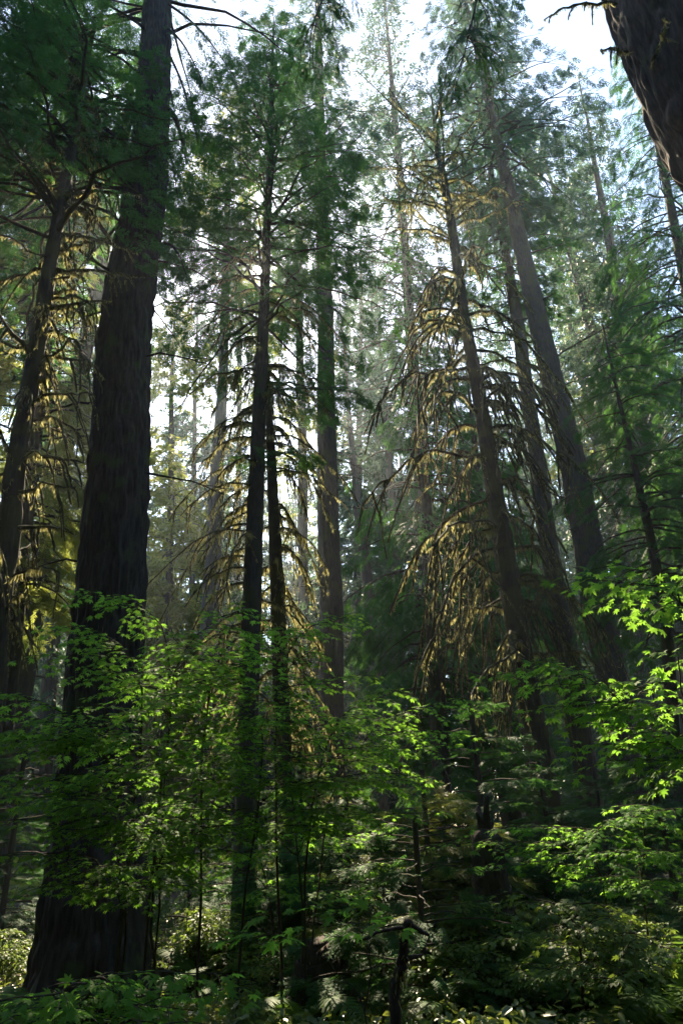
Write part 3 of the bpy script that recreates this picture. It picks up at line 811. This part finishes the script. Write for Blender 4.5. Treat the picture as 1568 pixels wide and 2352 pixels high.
def maple(label, bu, bD, tips, seed, size=.07, tmpl=None, mat=None, name='vine_maple', cat='shrub', tilt=.2, dens=1.3, group='vine maples of the undergrowth', spread=1.0, r=.012, leaf_len=1.05):
    rg = np.random.default_rng(seed)
    b = ground_pt(bu, bD)
    root = thing(name, label, cat, b, group)
    lf, st = MB(), MB()
    todo = []
    tips = sorted(tips)
    per = 6
    for g0 in range(0, len(tips), per):
        grp = [plane_pt(u, v, D)[0] for u, v, D in tips[g0:g0 + per]]
        for q in grp: q[2] = max(q[2], b[2] + .12)
        grp.sort(key=lambda q: -q[2])
        stem = None
        for q in grp:
            tip = q
            hd = (tip - b) * [1, 1, 0]; l0 = np.linalg.norm(hd)
            a = rg.uniform(0, 6.28); hd = norm((hd / max(l0, .3) + .9 * np.array([math.cos(a), .6 * math.sin(a), 0]))[None])[0]
            end = tip + hd * .4 * spread; flat = tip - hd * .55 * spread + [0, 0, .02]
            if stem is None:
                s = b + np.array([rg.normal(0, .15 * spread), rg.normal(0, .15 * spread), -.05]) + (tip - b) * [.3, .3, 0] * (1 if tip[2] - b[2] > 1 else 0)
                P = bez(s, s + np.array([0, 0, (flat - s)[2] * .75]), flat, end); rr = r
                stem = P
            else:
                i = int(np.argmin(np.abs(stem[:11, 2] - (tip[2] - .22)))); s = stem[max(1, i)]
                P = bez(s, s + (flat - s) * .35 + [0, 0, .1], flat, end); rr = r * .55
            P[1:-1] += rg.normal(0, .012, (12, 3))
            todo.append((P, rr))
    for P, rr in todo:
        L = float(np.linalg.norm(np.diff(P, axis=0), axis=1).sum())
        tube(st, P, np.linspace(rr, rr * .3, 14) * (.8 + .4 * rg.random()), 5)
        leafless = max(.25, 1 - leaf_len * spread / L)
        m = max(2 if dens < .5 else 4, int(9 * dens * spread))
        for k in range(m):
            t = leafless + (1 - leafless) * (k + rg.random()) / m
            C, T = lerp_curve(P, np.array([t]))
            az = math.atan2(T[0, 1], T[0, 0]) + (1 if k % 2 else -1) * rg.uniform(.4, 1.3)
            l = rg.uniform(.22, .5) * spread * (1.15 - .5 * (t - leafless) / (1 - leafless))
            Q = bough_curve(C[0], az, l, rg.uniform(-.05, .25), .25, rg, 6, .04)
            tube(st, Q, np.linspace(r * .3, r * .12, 6), 4)
            leafy_twig(lf, st, Q, l, size, tmpl or PALM, rg, max(2, int(l / (size * .85))), .5 + .2 * rg.normal(), tilt)
        leafy_twig(lf, st, P[9:], L * .3, size, tmpl or PALM, rg, 4, .6, tilt)
    st.build('stems', M_STEM, root, b)
    lf.smooth = False
    lf.build('leaves', mat or M_MAPLE, root, b)
    return root

maple('tall bright green vine maple spreading in front of the massive fir', 380, 6.5,
      [(330, 1372, 6.3), (470, 1420, 6), (255, 1440, 6.2), (420, 1480, 6), (560, 1440, 6.6), (350, 1560, 6), (190, 1525, 6.2), (100, 1600, 6), (50, 1700, 6), (230, 1640, 5.6), (330, 1700, 5.6), (10, 1790, 6), (120, 1780, 5.8), (430, 1650, 6), (520, 1560, 6.4), (-30, 1690, 6), (270, 1780, 5.8), (500, 1500, 6.2), (70, 1650, 5.7), (160, 1690, 6.1), (390, 1610, 5.7), (460, 1570, 5.9), (560, 1660, 6.2), (380, 1760, 5.9), (190, 1830, 5.6), (60, 1830, 6.0), (540, 1520, 6.3), (290, 1510, 6.0), (480, 1720, 5.8), (430, 1830, 6.0)], 401, dens=1.25, size=.074, tilt=.17, spread=1.2)
maple('vine maple in the middle, its layers crossing the central trunks', 640, 7.2,
      [(705, 1430, 7), (660, 1520, 7), (760, 1560, 7), (830, 1600, 7.2), (940, 1620, 7.5), (860, 1700, 7), (780, 1720, 6.8), (600, 1650, 6.6), (540, 1720, 6.5), (690, 1700, 6.6), (620, 1780, 6.5), (760, 1800, 6.8), (900, 1790, 7), (480, 1800, 6.4), (1000, 1680, 7.6), (560, 1600, 6.8), (700, 1860, 6.8), (650, 1620, 7), (730, 1650, 6.7), (820, 1650, 7.1), (580, 1790, 6.7), (840, 1780, 7), (520, 1860, 6.6), (930, 1720, 7.3), (780, 1860, 6.9), (640, 1900, 6.8), (890, 1870, 7)], 402, tilt=.15, dens=1.35, size=.064, spread=1.2)
maple('low vine maple across the foot of the massive fir, tips lit yellow', 280, 6.1,
      [(150, 1880, 6), (250, 1900, 5.8), (330, 1930, 6), (420, 1900, 6.2), (280, 1990, 5.8), (200, 2030, 5.8), (480, 1960, 6.4), (360, 2030, 6.2), (560, 1900, 6.6), (100, 1960, 6), (230, 1840, 5.8)], 403, size=.062, tilt=.17, dens=1.8)
maple('vine maple with big backlit leaves at the right edge, topmost on that side', 1760, 5.2,
      [(1480, 1290, 5.2), (1390, 1335, 5.1), (1545, 1320, 5.2), (1580, 1420, 5.2), (1510, 1395, 5.4), (1540, 1500, 5.2), (1450, 1370, 5.3)], 404, size=.1, tilt=.35, dens=.65)
maple('vine maple reaching in flat layers from the right toward the leaning trunks', 1740, 5.6,
      [(1215, 1545, 5.8), (1290, 1530, 5.7), (1380, 1570, 5.6), (1330, 1620, 5.6), (1450, 1600, 5.5), (1545, 1620, 5.4), (1440, 1705, 5.2), (1545, 1690, 5.2), (1500, 1745, 5.2), (1400, 1650, 5.6)], 405, size=.088, tilt=.24, dens=1.3)
maple('shaded blue-green vine maple below the flat layers on the right', 1430, 7.4,
      [(1180, 1900, 7.5), (1120, 1935, 7.6), (1280, 1900, 7.4), (1380, 1880, 7.2), (1480, 1850, 7), (1550, 1860, 7), (1340, 1960, 7.3), (1450, 1950, 7), (1540, 1960, 7), (1230, 1985, 7.6), (1500, 2030, 7), (1390, 2020, 7.2)], 406, size=.068, tilt=.16)
maple('low leafy bush at the lower right with a splash of sun on its leaves', 1330, 6.2,
      [(1240, 2060, 6.2), (1320, 2070, 6.2), (1400, 2100, 6), (1280, 2130, 6), (1380, 2170, 6), (1470, 2140, 5.8), (1330, 2215, 5.8), (1540, 2180, 5.6), (1450, 2230, 5.6)], 407, size=.065, tilt=.3, mat=M_SHRUB)
maple('leafy sprig in the bottom left corner before the root of the massive fir', 240, 4.2,
      [(120, 2290, 4.1), (220, 2250, 4), (330, 2240, 4.1), (280, 2310, 4), (180, 2340, 3.9), (400, 2290, 4.3), (60, 2335, 4), (330, 2330, 3.8)], 408, size=.075, tilt=.3)
maple('few large close leaves on thin stalks low in the middle', 800, 3.0,
      [(715, 2090, 3.0), (850, 2075, 2.9), (600, 2150, 3.2)], 409, size=.075, tilt=.25, dens=.2, r=.004, spread=.4)
maple('dim vine maple behind the middle one, in deep shade under the hemlock', 700, 9.0,
      [(480, 1850, 9), (560, 1960, 9), (650, 1900, 9), (760, 1930, 9), (840, 1900, 9), (700, 2010, 8.6), (610, 2040, 8.6), (900, 1980, 9), (420, 1980, 8.8), (800, 2050, 8.6)], 410, size=.075, tilt=.2)

# ------------------------------------------------------------------ young hemlocks of the understory
def sapling(label, u, D, H, L, nb, seed, mat=None, droop=.12, nsp=130, low=.9):
    b = ground_pt(u, D); rg = np.random.default_rng(seed)
    T = simple_trunk(b[0], b[1], H + b[2], .014 + .009 * H); T.seed = seed
    r = thing('young_hemlock', label, 'tree', T.base, 'young hemlocks of the understory')
    w, f = MB(), MB()
    trunk_into(w, T, 14, .15, .004)
    crown_into(f, w, T, b[2] + .25, b[2] + H - .05, L, nb, nsp, .2, FINE, rg, droop=droop, rise=.12, tone=.5, power=.8, low=low, width=.45, hang=.12, wood_r=.006)
    finish_tree(r, T, f, w, mat or M_NEEDLE, M_BARK2)
sapling('young hemlock with broad flat boughs at the foot of the moss-draped tree', 1120, 10.5, 3.3, 2.0, 46, 501)
sapling('low spreading hemlock catching sun, right of the bright gap', 985, 9.4, 2.3, 1.7, 36, 502, M_NEEDLE_Y)
sapling('dark young hemlock under the two big leaning trunks', 1270, 11.5, 2.3, 1.7, 44, 503)
sapling('small hemlock below the straight grey trunk, left of the bright gap', 800, 10.5, 2.2, 1.5, 34, 504)
sapling('dark young hemlock before the base of the big stubbed fir', 1400, 13, 2.2, 1.8, 44, 505)
sapling('mossy brownish young hemlock in the middle above the broken snag', 960, 7.6, 1.7, 1.3, 34, 506)
sapling('young hemlock in the shade between the massive fir and the sun-side hemlock', 440, 11, 2.6, 1.6, 40, 507)
sapling('young hemlock standing in the shade at the far left edge', 20, 12, 3.4, 1.7, 44, 508)
sapling('small dark hemlock between the sun-side hemlock and its mossy neighbour', 690, 11.5, 2.6, 1.4, 36, 509)
sapling('young hemlock at the right edge under the vine maples', 1540, 9.5, 2.6, 1.5, 38, 510)

# ------------------------------------------------------------------ small-leaved bushes
def bush(label, u, D, H, R, n, seed, size=.045, mat=None):
    rg = np.random.default_rng(seed); b = ground_pt(u, D)
    root = thing('leafy_bush', label, 'bush', b, 'small-leaved bushes of the undergrowth')
    lf, st = MB(), MB()
    for k in range(n):
        a = rg.uniform(0, 6.28); rr = R * math.sqrt(rg.random())
        tip = b + np.array([rr * math.cos(a), rr * math.sin(a), H * rg.uniform(.45, 1.05) * (1 - .3 * rr / R)])
        s = b + np.array([rg.normal(0, .06), rg.normal(0, .06), -.04])
        P = bez(s, s + np.array([0, 0, (tip - s)[2] * .6]), tip - np.array([math.cos(a) * rr * .4, math.sin(a) * rr * .4, -.05]), tip, 10)
        tube(st, P, np.linspace(.008, .002, 10), 4)
        for j in range(9):
            t = .35 + .65 * rg.random(); C, Tn = lerp_curve(P, np.array([t]))
            Q = bough_curve(C[0], rg.uniform(0, 6.28), rg.uniform(.12, .3), .1, .2, rg, 5, .05)
            tube(st, Q, np.linspace(.003, .0015, 5), 3, cap=False)
            leafy_twig(lf, st, Q, .25, size, LEAF, rg, 5, .5 + .2 * rg.normal(), .35)
    st.build('stems', M_STEM, root, b)
    lf.smooth = False
    lf.build('leaves', mat or M_SHRUB, root, b)
for k, (lb, u, D, H, R, n) in enumerate([
        ('bush with pale sunlit leaves in the gap between the massive fir and the hemlock', 440, 9.5, .9, .9, 26),
        ('low bush of shining leaves left of the sun-side hemlock base', 500, 10.0, .9, .8, 24),
        ('bush in the sun patch behind the root of the massive fir at the left edge', 10, 10, .9, 1.0, 26),
        ('bush glowing in the sun behind the broken snag', 970, 9.0, 1.1, .8, 26),
        ('dark bush right of the broken snag', 1060, 7.8, .9, .7, 24),
        ('sunny bush at the bottom between the snag and the ferns', 1110, 7.4, .65, .6, 24),
        ('bush in front of the tall rotten stump', 1160, 7.7, .8, .6, 22),
        ('sun-flecked bush above the ferns in the lower right corner', 1430, 7.4, .9, .8, 28),
        ('bush at the right edge beneath the shaded vine maple', 1560, 8.6, 1.0, .8, 26),
        ('shaded bush beside the mossy mound', 655, 8.4, .8, .6, 22),
        ('bush lit from behind under the small hemlock in the middle', 850, 10, 1.3, 1.0, 28),
        ('dim bush at the foot of the central grey trunk', 770, 13, 1.5, 1.2, 28),
        ('leafy bush in shade left of the young hemlock with broad boughs', 1060, 12, 1.4, 1.2, 28),
        ('bush under the shaded vine maple on the right', 1330, 9.0, 1.0, .9, 26)]):
    bush(lb, u, D, H, R, n, 600 + k, .05 if D > 6 else .042)

# ------------------------------------------------------------------ sword ferns
def frond_mesh(seed, L):
    rg = np.random.default_rng(seed); mb = MB(); mb.smooth = False
    t = np.linspace(0, 1, 16)
    P = np.stack([L * (.75 * t + .1 * t * t), .06 * L * np.sin(t * 2), L * (.95 * t - .85 * t * t)], -1)
    tube(mb, P, np.linspace(.004, .001, 16), 4, .3)
    for sd in (-1, 1):
        tt = np.linspace(.12, .99, 34); C, T = lerp_curve(P, tt)
        side = norm(np.cross(T, [0, 0, 1.0])) * sd
        X = side + T * .35 + np.array([0, 0, -.18]) + rg.normal(0, .05, (34, 3))
        ln = L * .17 * np.sin(np.clip(tt * 1.05, 0, 1) * math.pi) ** .55 + .01
        Z = np.cross(T, side) * sd
        Z = np.where(Z[:, 2:] < 0, -Z, Z)
        stamp(mb, [(np.array([(0, -.07, 0), (.5, -.085, .02), (1, 0, -.05), (.5, .085, .02), (0, .09, 0)]), None, np.array([(0, 1, 4), (1, 3, 4), (1, 2, 3)]))], C, X, Z, ln, np.clip(.5 + rg.normal(0, .15, 34), 0, 1), rg)
    me = mb.mesh('frond'); me.materials.append(M_FERN)
    return me
FRONDS = [frond_mesh(700 + k, .55 + .1 * k) for k in range(5)]
rg = np.random.default_rng(71)
for lb, u, D, sc, n in [('large sword fern in the bottom right corner', 1500, 6.6, 2.0, 15), ('sword fern at the bottom, second from the right corner', 1375, 7.0, 1.6, 13),
                        ('sword fern low at the bottom right of centre', 1190, 7.1, 1.2, 13), ('sword fern beside the broken snag', 1020, 7.3, 1.1, 12),
                        ('dark sword fern at the root of the massive fir in the lower left', 90, 7.6, 1.5, 13), ('small fern just right of the massive fir root', 400, 8.4, 1.2, 11),
                        ('fern in the shade before the mossy mound', 690, 6.9, 1.0, 11), ('fern under the sun-splashed bush on the lower right', 1300, 8.0, 1.5, 12),
                        ('fern at the right edge above the corner fern', 1565, 7.8, 1.8, 13), ('fern by the foot of the tall rotten stump', 1045, 7.9, 1.4, 12),
                        ('fern between the sun-side hemlock and the mossy mound', 640, 9.4, 1.3, 12), ('fern in the open spot left of the hemlock base', 480, 9.2, 1.0, 12)]:
    b = ground_pt(u, D)
    r = thing('sword_fern', lb, 'fern', b, 'sword ferns on the forest floor')
    for k in range(n):
        o = bpy.data.objects.new('frond', FRONDS[int(rg.integers(5))]); COL.objects.link(o); o.parent = r
        s = sc * rg.uniform(.8, 1.15)
        o.scale = (s, s, s); o.rotation_euler = (rg.normal(0, .12), rg.normal(-.12, .22), 2 * math.pi * (k + .5 * rg.random()) / n)
        o.location = (0, 0, -.01)

# ------------------------------------------------------------------ dead wood
def log(name, label, cat, pts, radii, seed, sides=26, mat=None, amp=.25, twigs=()):
    rg = np.random.default_rng(seed)
    P = np.array(pts, float); x = np.linspace(0, len(P) - 1, 34); i = np.minimum(x.astype(int), len(P) - 2)
    C = P[i] + (P[i + 1] - P[i]) * (x - i)[:, None]
    C[1:-1] += rg.normal(0, .006, (32, 3))
    R = np.interp(x, np.arange(len(P)), radii)
    w, ms = MB(), MB()
    tube(w, C, R, sides, rough=amp * .5, seed=seed)
    b = P[0]
    r = thing(name, label, cat, b)
    for (t, az, L, ri, rr) in twigs:
        Q = bough_curve(lerp_curve(C, np.array([t]))[0][0], az, L, ri, .1, rg, 8, .1); tube(w, Q, np.linspace(rr, rr * .4, 8), 8, rough=.15, seed=seed)
    w.build('wood', mat or M_MOSSY, r, b)
    fringe(ms, C, R, int(60 * np.linalg.norm(P[-1] - P[0])), .03, .1, rg)
    ms.build('moss', M_MOSS, r, b)
def pp(u, v, D): return plane_pt(u, v, D)[0]
g = ground_pt(885, 4.6)
log('broken_snag', 'thin dark broken snag leaning right with a hooked top, low in the middle', 'snag',
    [g - [0, 0, .1], pp(905, 2270, 4.6), pp(925, 2190, 4.6), pp(938, 2120, 4.6)], [.034, .03, .026, .028], 801, 16, M_BARK,
    twigs=[(.98, 0.1,   .13, -.4, .022), (.62, .2, .14, .25, .02), (.95, 3.3, .35, .0, .012)])
g = ground_pt(1130, 8.2)
log('rotten_stump', 'tall dark rotten stump standing under the shaded vine maple', 'stump',
    [g - [0, 0, .2], g + [0, 0, .5], g + [-.03, 0, 1.1], g + [-.02, 0, 1.5]], [.36, .22, .18, .15], 802, 40, M_BARK, twigs=[(.99, 2.0, .12, 2.6, .07), (.97, 5.2, .1, 4.2, .06), (.98, .4, .1, 1.6, .05), (.96, 3.4, .1, 3.0, .05)])
g = ground_pt(735, 7.4)
log('mossy_mound', 'low dark mossy rotten stump at the bottom, left of the broken snag', 'stump',
    [g - [0, 0, .3], g + [.02, 0, .15], g + [0, 0, .42], g + [-.03, 0, .6], g + [-.03, 0, .7]], [.46, .37, .28, .17, .04], 803, 60, M_BARK, .08)
log('fallen_log', 'mossy fallen log lying across the floor at the lower right', 'log',
    [ground_pt(860, 8.6) + [0, 0, .2], ground_pt(1060, 9.4) + [0, 0, .3], ground_pt(1290, 10.2) + [0, 0, .3]], [.17, .16, .12], 804)
log('fallen_log', 'brown rotten log end sticking out of the leaves left of the sun-side hemlock', 'log',
    [ground_pt(345, 9.2) + [0, 0, .16], ground_pt(430, 9.6) + [0, 0, .2], ground_pt(530, 10.2) + [0, 0, .16]], [.17, .16, .13], 806)

# ------------------------------------------------------------------ ground cover no one could count
def cover(n, d0, d1, s0, s1, hmax, seed, clump=26):
    rg = np.random.default_rng(seed); mb = MB(); mb.smooth = False
    nc = n // clump
    D = np.sqrt(rg.uniform(d0 * d0, d1 * d1, nc)); x = rg.uniform(-.62, .62, nc) * D * 1.0 + rg.normal(0, .8, nc)
    dens = vnoise(x / 1.6 + 40, D / 1.6, 77); keep = dens > .3; D, x = D[keep], x[keep]; nc = len(D)
    h = hmax * (.35 + .65 * vnoise(x / 1.3, D / 1.3 + 9, 78))
    rad = rg.uniform(.15, .45, nc) * (s0 / .06) ** .6
    k = np.repeat(np.arange(nc), clump)
    a = rg.uniform(0, 6.28, len(k)); rr = rad[k] * np.sqrt(rg.random(len(k)))
    px, py = x[k] + rr * np.cos(a), D[k] + rr * np.sin(a)
    P = np.stack([px, py, ground_z(px, py) + h[k] * rg.random(len(k)) ** .7 * (1 - .4 * (rr / rad[k]) ** 2)], -1)
    X = np.stack([np.cos(a), np.sin(a), rg.normal(-.15, .25, len(k))], -1) + rg.normal(0, .3, (len(k), 3))
    Z = np.array([0, 0, 1.0]) + rg.normal(0, .38, (len(k), 3))
    stamp(mb, LEAF, P, X, Z, rg.uniform(s0, s1, len(k)), np.clip(.45 + .2 * rg.normal(size=nc)[k] + rg.normal(0, .18, len(k)), 0, 1), rg)
    return mb
g1 = cover(60000, 5.0, 15, .04, .09, .42, 901)
tag(g1.build('ground_cover', M_COVER), 'carpet of small broad leaves covering the near forest floor', 'ground cover', kind='stuff')
g2 = cover(60000, 14, 60, .12, .26, 1.5, 902)
tag(g2.build('undergrowth', M_COVER), 'leafy undergrowth filling the floor of the wood farther back', 'undergrowth', kind='stuff')
# ------------------------------------------------------------------ the hazy air
def box(name, lo, hi, mat):
    V = np.array([(x, y, z) for x in (lo[0], hi[0]) for y in (lo[1], hi[1]) for z in (lo[2], hi[2])], float)
    mb = MB(); mb.smooth = False
    mb.add(V, [(0, 1, 3, 2), (4, 6, 7, 5), (0, 4, 5, 1), (2, 3, 7, 6), (0, 2, 6, 4), (1, 5, 7, 3)])
    return mb.build(name, mat)
m, nt, out = new_mat('hazy_air')
pv = nd(nt, 'ShaderNodeVolumePrincipled')
pv.inputs['Color'].default_value = (.80, .90, 1, 1)
pv.inputs['Density'].default_value = HAZE_DENSITY
pv.inputs['Anisotropy'].default_value = HAZE_ANISO
nt.links.new(pv.outputs[0], out.inputs['Volume'])
tag(box('haze', (-130, -130, -3.2), (130, 130, 60), m), 'thin bright morning haze in the air between the trees', kind='stuff')
